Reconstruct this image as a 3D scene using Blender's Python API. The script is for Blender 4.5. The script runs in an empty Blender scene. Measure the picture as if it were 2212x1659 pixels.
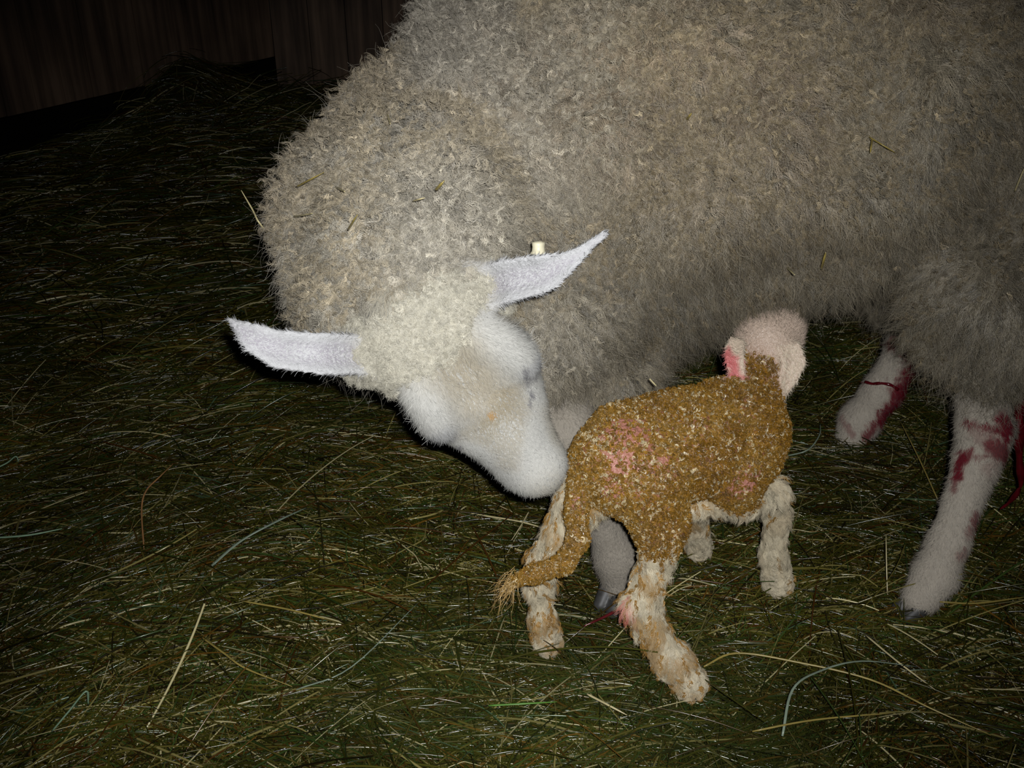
import bpy, math, random
import numpy as np

# ------------------------------------------------------------------ scene, camera, light, exposure
scene = bpy.context.scene
C = scene.collection
F_PX, CX, CY = 2200.0, 1106.0, 829.5
CAM_H, PITCH = 0.90, math.radians(28.0)

cam_data = bpy.data.cameras.new('camera')
cam_data.sensor_fit = 'HORIZONTAL'
cam_data.sensor_width = 36.0
cam_data.lens = 36.0 * F_PX / 2212.0
cam_data.clip_start = 0.01
cam = bpy.data.objects.new('camera', cam_data)
cam.location = (0, 0, CAM_H)
cam.rotation_euler = (math.pi / 2 - PITCH, 0, 0)
C.objects.link(cam)
scene.camera = cam

world = bpy.data.worlds.new('dark_barn')
scene.world = world
world.use_nodes = True
world.node_tree.nodes['Background'].inputs['Color'].default_value = (0.55, 0.62, 0.8, 1)
world.node_tree.nodes['Background'].inputs['Strength'].default_value = 0.0012

# the camera's own flash: a small bright source just above and right of the lens
fl = bpy.data.lights.new('camera_flash', 'SPOT')
fl.energy = 60.0
fl.color = (0.97, 0.985, 1.0)
fl.shadow_soft_size = 0.007
fl.spot_size = math.radians(76)
fl.spot_blend = 1.0
flo = bpy.data.objects.new('camera_flash', fl)
flo.location = (0.022, -0.02, CAM_H + 0.036)
flo.rotation_euler = (math.pi / 2 - math.radians(31), 0, math.radians(1.0))
C.objects.link(flo)

scene.view_settings.view_transform = 'Standard'
scene.view_settings.look = 'None'
scene.view_settings.exposure = 0.0
scene.view_settings.gamma = 1.0
scene.view_settings.use_curve_mapping = False
scene.cycles.max_bounces = 4
scene.cycles.diffuse_bounces = 2
scene.cycles.glossy_bounces = 2
scene.cycles.transmission_bounces = 2
scene.cycles.transparent_max_bounces = 4
scene.cycles_curves.shape = 'RIBBONS'
scene.cycles_curves.subdivisions = 2

rng = np.random.default_rng(7)
random.seed(7)
FWD = np.array([0, math.cos(PITCH), -math.sin(PITCH)])
UPV = np.array([0, math.sin(PITCH), math.cos(PITCH)])
RGT = np.array([1.0, 0, 0])
EYE = np.array([0, 0, CAM_H])

def P(px, py, d):
    """World point seen at photo pixel (px, py) at distance d along the camera's axis."""
    return EYE + d * (FWD + (px - CX) / F_PX * RGT - (py - CY) / F_PX * UPV)

def G(px, py, z=0.0):
    """World point at height z seen at photo pixel (px, py)."""
    r = FWD + (px - CX) / F_PX * RGT - (py - CY) / F_PX * UPV
    return EYE + (z - CAM_H) / r[2] * r

def nrm(v):
    v = np.asarray(v, float)
    return v / np.maximum(np.linalg.norm(v, axis=-1, keepdims=True), 1e-9)

# ------------------------------------------------------------------ value noise (for flow, stains, colours)
_perm = np.random.default_rng(3).random((64, 64, 64)).astype(np.float32)
def noise(p, scale, seed=0):
    q = np.asarray(p) * scale + seed * 17.37 + 100.0
    i = np.floor(q).astype(np.int64)
    f = q - i
    f = f * f * (3 - 2 * f)
    out = 0
    for dx in (0, 1):
        wx = f[..., 0] if dx else 1 - f[..., 0]
        for dy in (0, 1):
            wy = f[..., 1] if dy else 1 - f[..., 1]
            for dz in (0, 1):
                wz = f[..., 2] if dz else 1 - f[..., 2]
                out = out + wx * wy * wz * _perm[(i[..., 0] + dx) % 64, (i[..., 1] + dy) % 64, (i[..., 2] + dz) % 64]
    return out

def sstep(a, b, x):
    t = np.clip((x - a) / (b - a), 0, 1)
    return t * t * (3 - 2 * t)

# ------------------------------------------------------------------ materials
def new_mat(name):
    m = bpy.data.materials.new(name)
    m.use_nodes = True
    nt = m.node_tree
    return m, nt, nt.nodes['Principled BSDF']

def attr_mat(name, rough, spec=0.5, sheen=0.0, bump=None, coat=0.0, lie=0.0):
    """Surface whose colour is the hide's own pigment, kept as the 'col' attribute."""
    m, nt, b = new_mat(name)
    a = nt.nodes.new('ShaderNodeAttribute')
    a.attribute_name = 'col'
    nt.links.new(a.outputs['Color'], b.inputs['Base Color'])
    b.inputs['Roughness'].default_value = rough
    b.inputs['Specular IOR Level'].default_value = spec
    b.inputs['Sheen Weight'].default_value = sheen
    b.inputs['Coat Weight'].default_value = coat
    b.inputs['Coat Roughness'].default_value = 0.15
    if lie:
        # dense hair shades with the hide it lies on: blend each strand's normal with that of its root
        g = nt.nodes.new('ShaderNodeNewGeometry')
        na = nt.nodes.new('ShaderNodeAttribute'); na.attribute_name = 'root_normal'
        s1 = nt.nodes.new('ShaderNodeVectorMath'); s1.operation = 'SCALE'; s1.inputs['Scale'].default_value = lie
        s2 = nt.nodes.new('ShaderNodeVectorMath'); s2.operation = 'SCALE'; s2.inputs['Scale'].default_value = 1 - lie
        ad = nt.nodes.new('ShaderNodeVectorMath'); ad.operation = 'ADD'
        no = nt.nodes.new('ShaderNodeVectorMath'); no.operation = 'NORMALIZE'
        nt.links.new(na.outputs['Vector'], s1.inputs[0]); nt.links.new(g.outputs['Normal'], s2.inputs[0])
        nt.links.new(s1.outputs[0], ad.inputs[0]); nt.links.new(s2.outputs[0], ad.inputs[1])
        nt.links.new(ad.outputs[0], no.inputs[0]); nt.links.new(no.outputs[0], b.inputs['Normal'])
    if bump:
        n = nt.nodes.new('ShaderNodeTexNoise')
        n.inputs['Scale'].default_value = bump[0]
        n.inputs['Detail'].default_value = 3
        bp = nt.nodes.new('ShaderNodeBump')
        bp.inputs['Strength'].default_value = bump[1]
        bp.inputs['Distance'].default_value = 0.004
        tc = nt.nodes.new('ShaderNodeTexCoord')
        nt.links.new(tc.outputs['Object'], n.inputs['Vector'])
        nt.links.new(n.outputs['Fac'], bp.inputs['Height'])
        nt.links.new(bp.outputs['Normal'], b.inputs['Normal'])
    return m

def flat_mat(name, col, rough=0.5, spec=0.5, noise_scale=60, var=0.25, coat=0.0):
    m, nt, b = new_mat(name)
    n = nt.nodes.new('ShaderNodeTexNoise')
    n.inputs['Scale'].default_value = noise_scale
    tc = nt.nodes.new('ShaderNodeTexCoord')
    nt.links.new(tc.outputs['Object'], n.inputs['Vector'])
    r = nt.nodes.new('ShaderNodeValToRGB')
    r.color_ramp.elements[0].position = 0.3
    r.color_ramp.elements[1].position = 0.7
    r.color_ramp.elements[0].color = tuple(c * (1 - var) for c in col) + (1,)
    r.color_ramp.elements[1].color = tuple(min(1, c * (1 + var)) for c in col) + (1,)
    nt.links.new(n.outputs['Fac'], r.inputs['Fac'])
    nt.links.new(r.outputs['Color'], b.inputs['Base Color'])
    b.inputs['Roughness'].default_value = rough
    b.inputs['Specular IOR Level'].default_value = spec
    b.inputs['Coat Weight'].default_value = coat
    return m

M_HIDE = attr_mat('short_coat_and_skin', 0.75, 0.2, 0.1, (230, 0.9))
M_WOOL = attr_mat('ewe_wool', 0.36, 0.5, 0.0, lie=0.42)
M_FACE = attr_mat('white_face_hair', 0.55, 0.3, lie=0.68)
M_LAMBSKIN = attr_mat('wet_lamb_skin', 0.32, 0.6, 0.0, (260, 0.8))
M_LAMBWOOL = attr_mat('wet_lamb_wool', 0.13, 1.0, 0.0, lie=0.12)
M_LAMBLEG = attr_mat('damp_lamb_leg_hair', 0.38, 0.45, 0.0, lie=0.5)
M_HAY = attr_mat('hay_straw', 0.17, 0.5)
M_SOIL = flat_mat('trampled_bedding', (0.022, 0.018, 0.006), 0.9, 0.2, 35, 0.5)
M_HOOF = flat_mat('dark_hoof_horn', (0.055, 0.053, 0.05), 0.5, 0.5, 90, 0.3)
M_TAG = flat_mat('cream_tag_plastic', (0.72, 0.66, 0.47), 0.45, 0.5, 150, 0.15)
M_BLOOD = flat_mat('wet_blood', (0.10, 0.004, 0.008), 0.2, 0.6, 60, 0.4, 0.3)
M_CORD = flat_mat('dark_wet_cord', (0.10, 0.010, 0.012), 0.22, 0.6, 60, 0.4, 0.3)
M_EYE = flat_mat('dark_amber_eye', (0.05, 0.028, 0.010), 0.08, 0.6, 200, 0.3)

# ------------------------------------------------------------------ objects
def tag(o, label, cat, group=None, kind=None):
    o['label'] = label
    o['category'] = cat
    if group: o['group'] = group
    if kind: o['kind'] = kind
    return o

def mesh_obj(name, verts, faces, mat, parent=None, base=None, smooth=True, col=None):
    """One mesh object; verts are world points, base is where its origin stands."""
    verts = np.asarray(verts, float)
    off = np.array(parent['_base']) if parent is not None else (np.zeros(3) if base is None else np.asarray(base))
    me = bpy.data.meshes.new(name)
    v = verts - off
    if isinstance(faces, np.ndarray) and faces.ndim == 2:
        nf, k = faces.shape
        me.vertices.add(len(v)); me.loops.add(nf * k); me.polygons.add(nf)
        me.vertices.foreach_set('co', v.astype(np.float32).ravel())
        me.loops.foreach_set('vertex_index', faces.astype(np.int32).ravel())
        me.polygons.foreach_set('loop_start', np.arange(0, nf * k, k, dtype=np.int32))
        me.update(calc_edges=True)
    else:
        me.from_pydata([tuple(x) for x in v], [], [tuple(int(i) for i in f) for f in faces])
        me.update()
    if smooth:
        me.polygons.foreach_set('use_smooth', np.ones(len(me.polygons), bool))
    if col is not None:
        a = me.color_attributes.new('col', 'FLOAT_COLOR', 'POINT')
        c4 = np.ones((len(v), 4), np.float32); c4[:, :3] = col
        a.data.foreach_set('color', c4.ravel())
    me.materials.append(mat)
    o = bpy.data.objects.new(name, me)
    C.objects.link(o)
    if parent is not None:
        o.parent = parent
    else:
        o.location = off
        o['_base'] = [float(x) for x in off]
    return o

def hair_obj(name, pts, rad, col, mat, parent=None, nor=None):
    """Strands as native hair curves: pts (N,S,3) world, rad (N,S), col (N,3)."""
    N, S, _ = pts.shape
    off = np.array(parent['_base']) if parent is not None else np.zeros(3)
    hc = bpy.data.hair_curves.new(name)
    hc.add_curves([S] * N)
    hc.position_data.foreach_set('vector', (pts - off).astype(np.float32).ravel())
    ra = hc.attributes.get('radius') or hc.attributes.new('radius', 'FLOAT', 'POINT')
    ra.data.foreach_set('value', rad.astype(np.float32).ravel())
    ca = hc.attributes.new('col', 'FLOAT_COLOR', 'CURVE')
    c4 = np.ones((N, 4), np.float32); c4[:, :3] = np.clip(col, 0, 1)
    ca.data.foreach_set('color', c4.ravel())
    if nor is not None:
        na = hc.attributes.new('root_normal', 'FLOAT_VECTOR', 'CURVE')
        na.data.foreach_set('vector', np.repeat(nor, N // len(nor), axis=0).astype(np.float32).ravel())
    hc.materials.append(mat)
    o = bpy.data.objects.new(name, hc)
    C.objects.link(o)
    if parent is not None: o.parent = parent
    return o

def tube(pts, radii, n=8, caps=True):
    """Verts and faces of a tube swept along pts."""
    pts = np.asarray(pts, float)
    m = len(pts)
    radii = np.broadcast_to(np.asarray(radii, float), (m,))
    t = nrm(np.gradient(pts, axis=0))
    ref = np.array([0, 0, 1.0]) if abs(t[0][2]) < 0.9 else np.array([1.0, 0, 0])
    V, Fc = [], []
    for i in range(m):
        e1 = nrm(np.cross(t[i], ref)); e2 = np.cross(t[i], e1)
        for k in range(n):
            a = 2 * math.pi * k / n
            V.append(pts[i] + radii[i] * (math.cos(a) * e1 + math.sin(a) * e2))
    for i in range(m - 1):
        for k in range(n):
            Fc.append((i * n + k, i * n + (k + 1) % n, (i + 1) * n + (k + 1) % n, (i + 1) * n + k))
    if caps:
        Fc.append(tuple(range(n - 1, -1, -1))); Fc.append(tuple((m - 1) * n + k for k in range(n)))
    return V, Fc

def spline(pts, n):
    """Catmull-Rom through pts, n samples."""
    p = np.asarray(pts, float)
    p = np.vstack([2 * p[0] - p[1], p, 2 * p[-1] - p[-2]])
    out = []
    m = len(p) - 3
    for u in np.linspace(0, m - 1e-6, n):
        i = int(u); t = u - i
        a, b, c, d = p[i:i + 4]
        out.append(0.5 * (2 * b + (c - a) * t + (2 * a - 5 * b + 4 * c - d) * t * t + (3 * b - a - 3 * c + d) * t ** 3))
    return np.array(out)

# ------------------------------------------------------------------ one-surface bodies: blended implicit shapes, meshed by surface nets
class Body:
    def __init__(self):
        self.prims = []
    def cone(self, a, b, ra, rb, k=0.03, tag='skin', ys=1.0, yc=0.0, sub=False):
        self.prims.append(('cone', np.asarray(a, float), np.asarray(b, float), ra, rb, k, tag, ys, yc, sub))
    def chain(self, pts, k=0.03, tag='skin', **kw):
        for (a, ra), (b, rb) in zip(pts[:-1], pts[1:]):
            self.cone(a, b, ra, rb, k, tag, **kw)
    def ell(self, c, axes, r, k=0.03, tag='skin', sub=False):
        self.prims.append(('ell', np.asarray(c, float), np.asarray(axes, float), np.asarray(r, float), None, k, tag, 1.0, 0.0, sub))
    def ear(self, path, wdir, widths, curl, t, k=0.012, tag='ear'):
        """Leaf-shaped shell: path of axis points, wdir its width direction at each, half widths, cup depth, half thickness."""
        self.prims.append(('ear', np.asarray(path, float), np.asarray(wdir, float), np.asarray(widths, float), (np.asarray(curl, float), t), k, tag, 1.0, 0.0, False))
    def dist(self, pr, p):
        kind = pr[0]
        if kind == 'cone':
            _, a, b, ra, rb, k, tg, ys, yc, sub = pr
            if ys != 1.0:
                p = p.copy(); p[..., 1] = (p[..., 1] - yc) / ys + yc
                a = a.copy(); a[1] = (a[1] - yc) / ys + yc
                b = b.copy(); b[1] = (b[1] - yc) / ys + yc
            ab = b - a
            t = np.clip(((p - a) @ ab) / max(ab @ ab, 1e-9), 0, 1)
            q = p - a - t[..., None] * ab
            return np.sqrt((q * q).sum(-1)) - (ra + (rb - ra) * t)
        if kind == 'ell':
            q = (p - pr[1]) @ pr[2].T
            k0 = np.sqrt(((q / pr[3]) ** 2).sum(-1))
            k1 = np.sqrt(((q / pr[3] ** 2) ** 2).sum(-1))
            return k0 * (k0 - 1) / np.maximum(k1, 1e-6)
        path, wd, hw, (curl, th) = pr[1], pr[2], pr[3], pr[4]
        best = np.full(p.shape[:-1], 9.0)
        for i in range(len(path) - 1):
            ab = path[i + 1] - path[i]
            t = np.clip(((p - path[i]) @ ab) / (ab @ ab), 0, 1)
            c = path[i] + t[..., None] * ab
            w = nrm(wd[i] + t[..., None] * (wd[i + 1] - wd[i]))
            w = nrm(w - (w @ nrm(ab))[..., None] * nrm(ab))
            n = np.cross(nrm(ab), w)
            q = p - c
            u = (q * w).sum(-1); v = (q * n).sum(-1); s = (q * nrm(ab)).sum(-1)
            h = hw[i] + t * (hw[i + 1] - hw[i]); cu = curl[i] + t * (curl[i + 1] - curl[i])
            v0 = cu * (u / h) ** 2
            uo = np.maximum(np.abs(u) - np.maximum(h - th, 0), 0)
            d = np.sqrt(uo ** 2 + (v - v0) ** 2 + s ** 2) - th
            best = np.minimum(best, d)
        return best
    def bounds(self, pr, m):
        if pr[0] == 'cone':
            r = max(pr[3], pr[4])
            return np.minimum(pr[1], pr[2]) - r - m, np.maximum(pr[1], pr[2]) + r + m
        if pr[0] == 'ell':
            r = max(pr[3]); return pr[1] - r - m, pr[1] + r + m
        r = max(pr[3]) + max(np.abs(pr[4][0])) ; return pr[1].min(0) - r - m, pr[1].max(0) + r + m
    def mesh(self, h):
        bb = [self.bounds(p, 0.02) for p in self.prims if not p[-1]]
        lo = np.min([b[0] for b in bb], axis=0); hi = np.max([b[1] for b in bb], axis=0)
        n = np.ceil((hi - lo) / h).astype(int) + 2
        f = np.full(n, 0.5, np.float32)
        for pr in self.prims:
            k = pr[5]
            a, b = self.bounds(pr, k + 4 * h)
            i0 = np.clip(np.floor((a - lo) / h).astype(int), 0, n); i1 = np.clip(np.ceil((b - lo) / h).astype(int) + 1, 0, n)
            xs = [lo[j] + h * np.arange(i0[j], i1[j]) for j in range(3)]
            p = np.stack(np.meshgrid(*xs, indexing='ij'), -1)
            d = self.dist(pr, p)
            s = (slice(i0[0], i1[0]), slice(i0[1], i1[1]), slice(i0[2], i1[2]))
            g = f[s]
            if pr[-1]:
                hh = np.clip(0.5 - 0.5 * (g + d) / k, 0, 1)
                f[s] = g + (-d - g) * hh + k * hh * (1 - hh)
            else:
                hh = np.clip(0.5 + 0.5 * (g - d) / k, 0, 1)
                f[s] = g + (d - g) * hh - k * hh * (1 - hh)
        ins = f < 0
        off = [(i, j, k) for i in (0, 1) for j in (0, 1) for k in (0, 1)]
        cnt = np.zeros(n - 1, np.uint8)
        for o in off:
            cnt += ins[o[0]:n[0] - 1 + o[0], o[1]:n[1] - 1 + o[1], o[2]:n[2] - 1 + o[2]]
        act = np.argwhere((cnt > 0) & (cnt < 8))
        vals = np.stack([f[act[:, 0] + o[0], act[:, 1] + o[1], act[:, 2] + o[2]] for o in off], 1)
        pos = np.zeros((len(act), 3)); num = np.zeros(len(act))
        offa = np.array(off, float)
        for a in range(8):
            for b in range(a + 1, 8):
                if np.abs(offa[a] - offa[b]).sum() != 1: continue
                x = (vals[:, a] < 0) != (vals[:, b] < 0)
                t = np.where(x, vals[:, a] / np.where(x, vals[:, a] - vals[:, b], 1), 0)
                pos += x[:, None] * (offa[a] + t[:, None] * (offa[b] - offa[a])); num += x
        V = lo + h * (act + pos / num[:, None])
        vid = np.full(n - 1, -1, np.int32)
        vid[act[:, 0], act[:, 1], act[:, 2]] = np.arange(len(act))
        quads = []
        for ax in range(3):
            u, w = (ax + 1) % 3, (ax + 2) % 3
            s0 = [slice(1, -1)] * 3; s1 = [slice(1, -1)] * 3
            s0[ax] = slice(0, -1); s1[ax] = slice(1, None)
            A = ins[tuple(s0)]; B = ins[tuple(s1)]
            e = np.argwhere(A != B)
            flip = A[e[:, 0], e[:, 1], e[:, 2]]
            c = e.copy(); c[:, u] += 1; c[:, w] += 1
            def at(du, dw):
                d = c.copy(); d[:, u] += du; d[:, w] += dw
                return vid[d[:, 0], d[:, 1], d[:, 2]]
            q = np.stack([at(-1, -1), at(0, -1), at(0, 0), at(-1, 0)], 1)
            q[~flip] = q[~flip][:, ::-1]
            quads.append(q)
        Q = np.vstack(quads)
        Q = Q[(Q >= 0).all(1)]
        # light smoothing of the net
        for _ in range(2):
            acc = np.zeros_like(V); deg = np.zeros(len(V))
            for a, b in ((0, 1), (1, 2), (2, 3), (3, 0)):
                np.add.at(acc, Q[:, a], V[Q[:, b]]); np.add.at(acc, Q[:, b], V[Q[:, a]])
                np.add.at(deg, Q[:, a], 1); np.add.at(deg, Q[:, b], 1)
            V = 0.6 * V + 0.4 * acc / np.maximum(deg, 1)[:, None]
        return V, Q
    def weights(self, V, soft=0.008):
        """Share of each tag at each vertex."""
        ds, tags = [], []
        for pr in self.prims:
            if pr[-1]: continue
            ds.append(self.dist(pr, V)); tags.append(pr[6])
        ds = np.array(ds)
        w = np.exp(-(ds - ds.min(0)) / soft)
        w /= w.sum(0)
        out = {}
        for i, t in enumerate(tags):
            out[t] = out.get(t, 0) + w[i]
        return out

def vert_normals(V, Q):
    fn = np.cross(V[Q[:, 2]] - V[Q[:, 0]], V[Q[:, 3]] - V[Q[:, 1]])
    vn = np.zeros_like(V)
    for i in range(4): np.add.at(vn, Q[:, i], fn)
    return nrm(vn), np.linalg.norm(fn, axis=1) * 0.5

def scatter(V, Q, VN, area, w, n):
    """n random surface points with normals, weighted by per-vertex w; also (face, bilinear) for interpolation."""
    fw = w[Q].mean(1) * area
    if fw.sum() <= 0: return np.zeros((0, 3)), np.zeros((0, 3)), None
    f = rng.choice(len(Q), n, p=fw / fw.sum())
    u, v = rng.random(n), rng.random(n)
    b = np.stack([(1 - u) * (1 - v), u * (1 - v), u * v, (1 - u) * v], 1)
    return (V[Q[f]] * b[..., None]).sum(1), nrm((VN[Q[f]] * b[..., None]).sum(1)), (f, b)

def interp(Q, x, fb):
    f, b = fb
    xq = x[Q[f]]
    return (xq * b).sum(1) if xq.ndim == 2 else (xq * b[..., None]).sum(1)

def locks(root, nor, dirn, length, rc, turns, ns, spread, S, r0, col, sag=0.0, start=0.35, jl=0.15, tipr=0.25, cvar=0.1, clump=0.6, jroot=1.0):
    """Curly locks: every lock is ns strands that run out along dirn and end in a shared curl."""
    L = len(root)
    length = np.broadcast_to(length, (L,)); rc = np.broadcast_to(rc, (L,)); turns = np.broadcast_to(turns, (L,))
    d = nrm(dirn)
    r = rng.normal(size=(L, 3))
    e1 = nrm(np.cross(d, r)); e2 = np.cross(d, e1)
    s = np.linspace(0, 1, S)
    ph = rng.random(L) * 6.283
    sgn = np.where(rng.random(L) < 0.5, -1.0, 1.0)
    li = np.repeat(np.arange(L), ns)
    N = L * ns
    ja = rng.random(N) * 6.283; jr = np.sqrt(rng.random(N)) * spread
    joff = (np.cos(ja) * jr)[:, None] * e1[li] + (np.sin(ja) * jr)[:, None] * e2[li]
    joff -= (joff * nor[li]).sum(1)[:, None] * nor[li] * 0.9
    lj = length[li] * (1 + rng.normal(size=N) * jl).clip(0.5, 1.5)
    amp = sstep(start, start + 0.35, s)
    ang = ph[li][:, None] + rng.normal(size=N)[:, None] * 0.5 + sgn[li][:, None] * 6.283 * turns[li][:, None] * np.maximum(s - start * 0.6, 0)[None] / (1 - start * 0.6)
    rr = (rc[li] * (1 + rng.normal(size=N) * 0.3))[:, None] * amp[None]
    ln = lj[:, None] * (s - 0.12 * amp * s)[None]
    pts = (root[li][:, None, :] + joff[:, None, :] * (jroot - (jroot - 1 + clump) * s)[None, :, None]
           + d[li][:, None, :] * ln[..., None]
           + e1[li][:, None, :] * (np.cos(ang) * rr)[..., None] + e2[li][:, None, :] * (np.sin(ang) * rr)[..., None])
    pts[..., 2] -= sag * (s ** 2)[None] * lj[:, None]
    rad = np.broadcast_to((r0 * (1 - (1 - tipr) * s ** 2))[None], (N, S)) if np.isscalar(r0) else r0[li][:, None] * (1 - (1 - tipr) * s ** 2)[None]
    c = col[li] * (1 + rng.normal(size=(N, 1)) * cvar)
    return pts, rad, c

def fuzz(root, d, length, r0, col, wav=0.15, S=6, cvar=0.12, sag=0.0, nfreq=60.0, curv=0.4):
    """Loose single hairs along d with a little wander."""
    N = len(root)
    d = nrm(d)
    length = np.broadcast_to(length, (N,))
    r = rng.normal(size=(N, 3)); e1 = nrm(np.cross(d, r)); e2 = np.cross(d, e1)
    s = np.linspace(0, 1, S)
    ph = rng.random(N) * 6.283
    k = curv * rng.normal(size=N)
    pts = (root[:, None, :] + d[:, None, :] * (length[:, None] * s)[..., None]
           + e1[:, None, :] * (length[:, None] * (k[:, None] * s ** 2 + wav * np.sin(ph[:, None] + 7 * s[None]) * s[None]))[..., None]
           + e2[:, None, :] * (length[:, None] * wav * np.cos(ph[:, None] * 1.7 + 6 * s[None]) * s[None])[..., None])
    pts[..., 2] -= sag * (s ** 2)[None] * length[:, None]
    rad = np.broadcast_to((r0 * (1 - 0.7 * s ** 2))[None], (N, S))
    return pts, rad, col * (1 + rng.normal(size=(N, 1)) * cvar)

# ------------------------------------------------------------------ the setting: bedding floor, plank walls
def hay_height(x, y):
    p = np.stack([x, y, np.zeros_like(x)], -1)
    z = 0.035 * (noise(p, 2.2, 5) - 0.55) + 0.02 * (noise(p, 7.0, 9) - 0.5)
    m = G(395, 235); m2 = G(130, 300)
    z = z + 0.20 * np.exp(-(((x - m[0]) / 0.22) ** 2 + ((y - m[1]) / 0.22) ** 2))
    z = z + 0.03 * np.exp(-(((x - m2[0]) / 0.4) ** 2 + ((y - m2[1]) / 0.2) ** 2))
    return z

gx, gy = np.meshgrid(np.linspace(-4.2, 3.4, 153), np.linspace(-0.6, 6.4, 141), indexing='ij')
gz = hay_height(gx, gy) - 0.035
fv = np.stack([gx, gy, gz], -1).reshape(-1, 3)
idx = np.arange(153 * 141).reshape(153, 141)
fq = np.stack([idx[:-1, :-1], idx[1:, :-1], idx[1:, 1:], idx[:-1, 1:]], -1).reshape(-1, 4)
floor = mesh_obj('floor', fv, fq, M_SOIL, base=(0, 0, 0))
tag(floor, 'dark trampled bedding floor under the loose hay', 'floor', kind='structure')

def wood_mat():
    m, nt, b = new_mat('weathered_planks')
    tc = nt.nodes.new('ShaderNodeTexCoord')
    mp = nt.nodes.new('ShaderNodeMapping')
    mp.inputs['Scale'].default_value = (22, 22, 1.3)
    nt.links.new(tc.outputs['Object'], mp.inputs['Vector'])
    n1 = nt.nodes.new('ShaderNodeTexNoise'); n1.inputs['Scale'].default_value = 1.6; n1.inputs['Detail'].default_value = 8
    nt.links.new(mp.outputs['Vector'], n1.inputs['Vector'])
    n2 = nt.nodes.new('ShaderNodeTexNoise'); n2.inputs['Scale'].default_value = 2.3; n2.inputs['Detail'].default_value = 4
    nt.links.new(tc.outputs['Object'], n2.inputs['Vector'])
    mx = nt.nodes.new('ShaderNodeMath'); mx.operation = 'MULTIPLY'
    nt.links.new(n1.outputs['Fac'], mx.inputs[0]); nt.links.new(n2.outputs['Fac'], mx.inputs[1])
    r = nt.nodes.new('ShaderNodeValToRGB')
    r.color_ramp.elements[0].position = 0.12; r.color_ramp.elements[0].color = (0.035, 0.020, 0.012, 1)
    r.color_ramp.elements[1].position = 0.42; r.color_ramp.elements[1].color = (0.26, 0.165, 0.105, 1)
    nt.links.new(mx.outputs[0], r.inputs['Fac'])
    nt.links.new(r.outputs['Color'], b.inputs['Base Color'])
    b.inputs['Roughness'].default_value = 0.75
    bp = nt.nodes.new('ShaderNodeBump'); bp.inputs['Strength'].default_value = 0.4; bp.inputs['Distance'].default_value = 0.004
    nt.links.new(n1.outputs['Fac'], bp.inputs['Height']); nt.links.new(bp.outputs['Normal'], b.inputs['Normal'])
    return m
M_WOOD = wood_mat()

def plank_wall(name, a, b, za, zb, top, label, n):
    """Upright boards side by side from ground point a to b, lower edge rising/falling from za to zb."""
    a = np.array([a[0], a[1], 0.0]); b = np.array([b[0], b[1], 0.0])
    d = nrm(b - a); nn = np.array([d[1], -d[0], 0.0]); L = np.linalg.norm((b - a))
    if nn[1] > 0: nn = -nn
    V, Fc = [], []
    edges = np.linspace(0, L, n + 1)
    rw = np.random.default_rng(11)
    for i in range(n):
        s0, s1 = edges[i] + 0.0015, edges[i + 1] - 0.0015
        o = rw.uniform(-0.004, 0.004)
        k = len(V)
        for s in (s0, s1):
            zb_ = za + (zb - za) * s / L
            for z in (zb_, top):
                for t in (o, o - 0.025):
                    V.append(a + d * s + nn * t + np.array([0, 0, z]))
        Fc += [(k, k + 2, k + 6, k + 4), (k + 1, k + 5, k + 7, k + 3), (k, k + 1, k + 3, k + 2), (k + 4, k + 6, k + 7, k + 5), (k, k + 4, k + 5, k + 1), (k + 2, k + 3, k + 7, k + 6)]
    o = mesh_obj(name, V, Fc, M_WOOD, base=(a + b) / 2, smooth=False)
    return tag(o, label, 'wall', kind='structure')

wa, wb = G(0, 335), G(600, 186)
wd = (wb - wa); wd[2] = 0; wdir = nrm(wd)
def on_wall(px, py):
    """Point of the left wall's plane seen at a photo pixel."""
    r = FWD + (px - CX) / F_PX * RGT - (py - CY) / F_PX * UPV
    nn = np.array([wdir[1], -wdir[0], 0.0])
    return EYE + ((wa - EYE) @ nn) / (r @ nn) * r
e0, e1 = on_wall(0, 255), on_wall(600, 120)
slope = (e1[2] - e0[2]) / np.linalg.norm((e1 - e0)[:2])
far_a = wa - wdir * 1.6
plank_wall('wall_left', far_a, wb, e0[2] - slope * (1.6), e1[2], 2.2, 'dark plank wall with an open gap along its foot', 26)
wc = wb + np.array([3.6, 0.25, 0])
plank_wall('wall_back', wb + np.array([0.0, 0.0, 0]), wc, -0.05, -0.05, 2.2, 'dark plank wall reaching down to the hay behind the ewe', 24)

# ------------------------------------------------------------------ the hay: uncountable, one object of strands
HAYCOLS = np.array([(0.074, 0.068, 0.009), (0.046, 0.048, 0.006), (0.115, 0.096, 0.020), (0.130, 0.064, 0.010), (0.080, 0.032, 0.006),
                    (0.050, 0.085, 0.018), (0.29, 0.245, 0.080), (0.62, 0.54, 0.28), (0.09, 0.15, 0.075), (0.022, 0.019, 0.006)])
HAYPROB = np.array([0.20, 0.18, 0.13, 0.07, 0.04, 0.12, 0.095, 0.040, 0.014, 0.15])
HAYPROB = HAYPROB / HAYPROB.sum()
WALLN = np.array([wdir[1], -wdir[0]])

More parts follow.
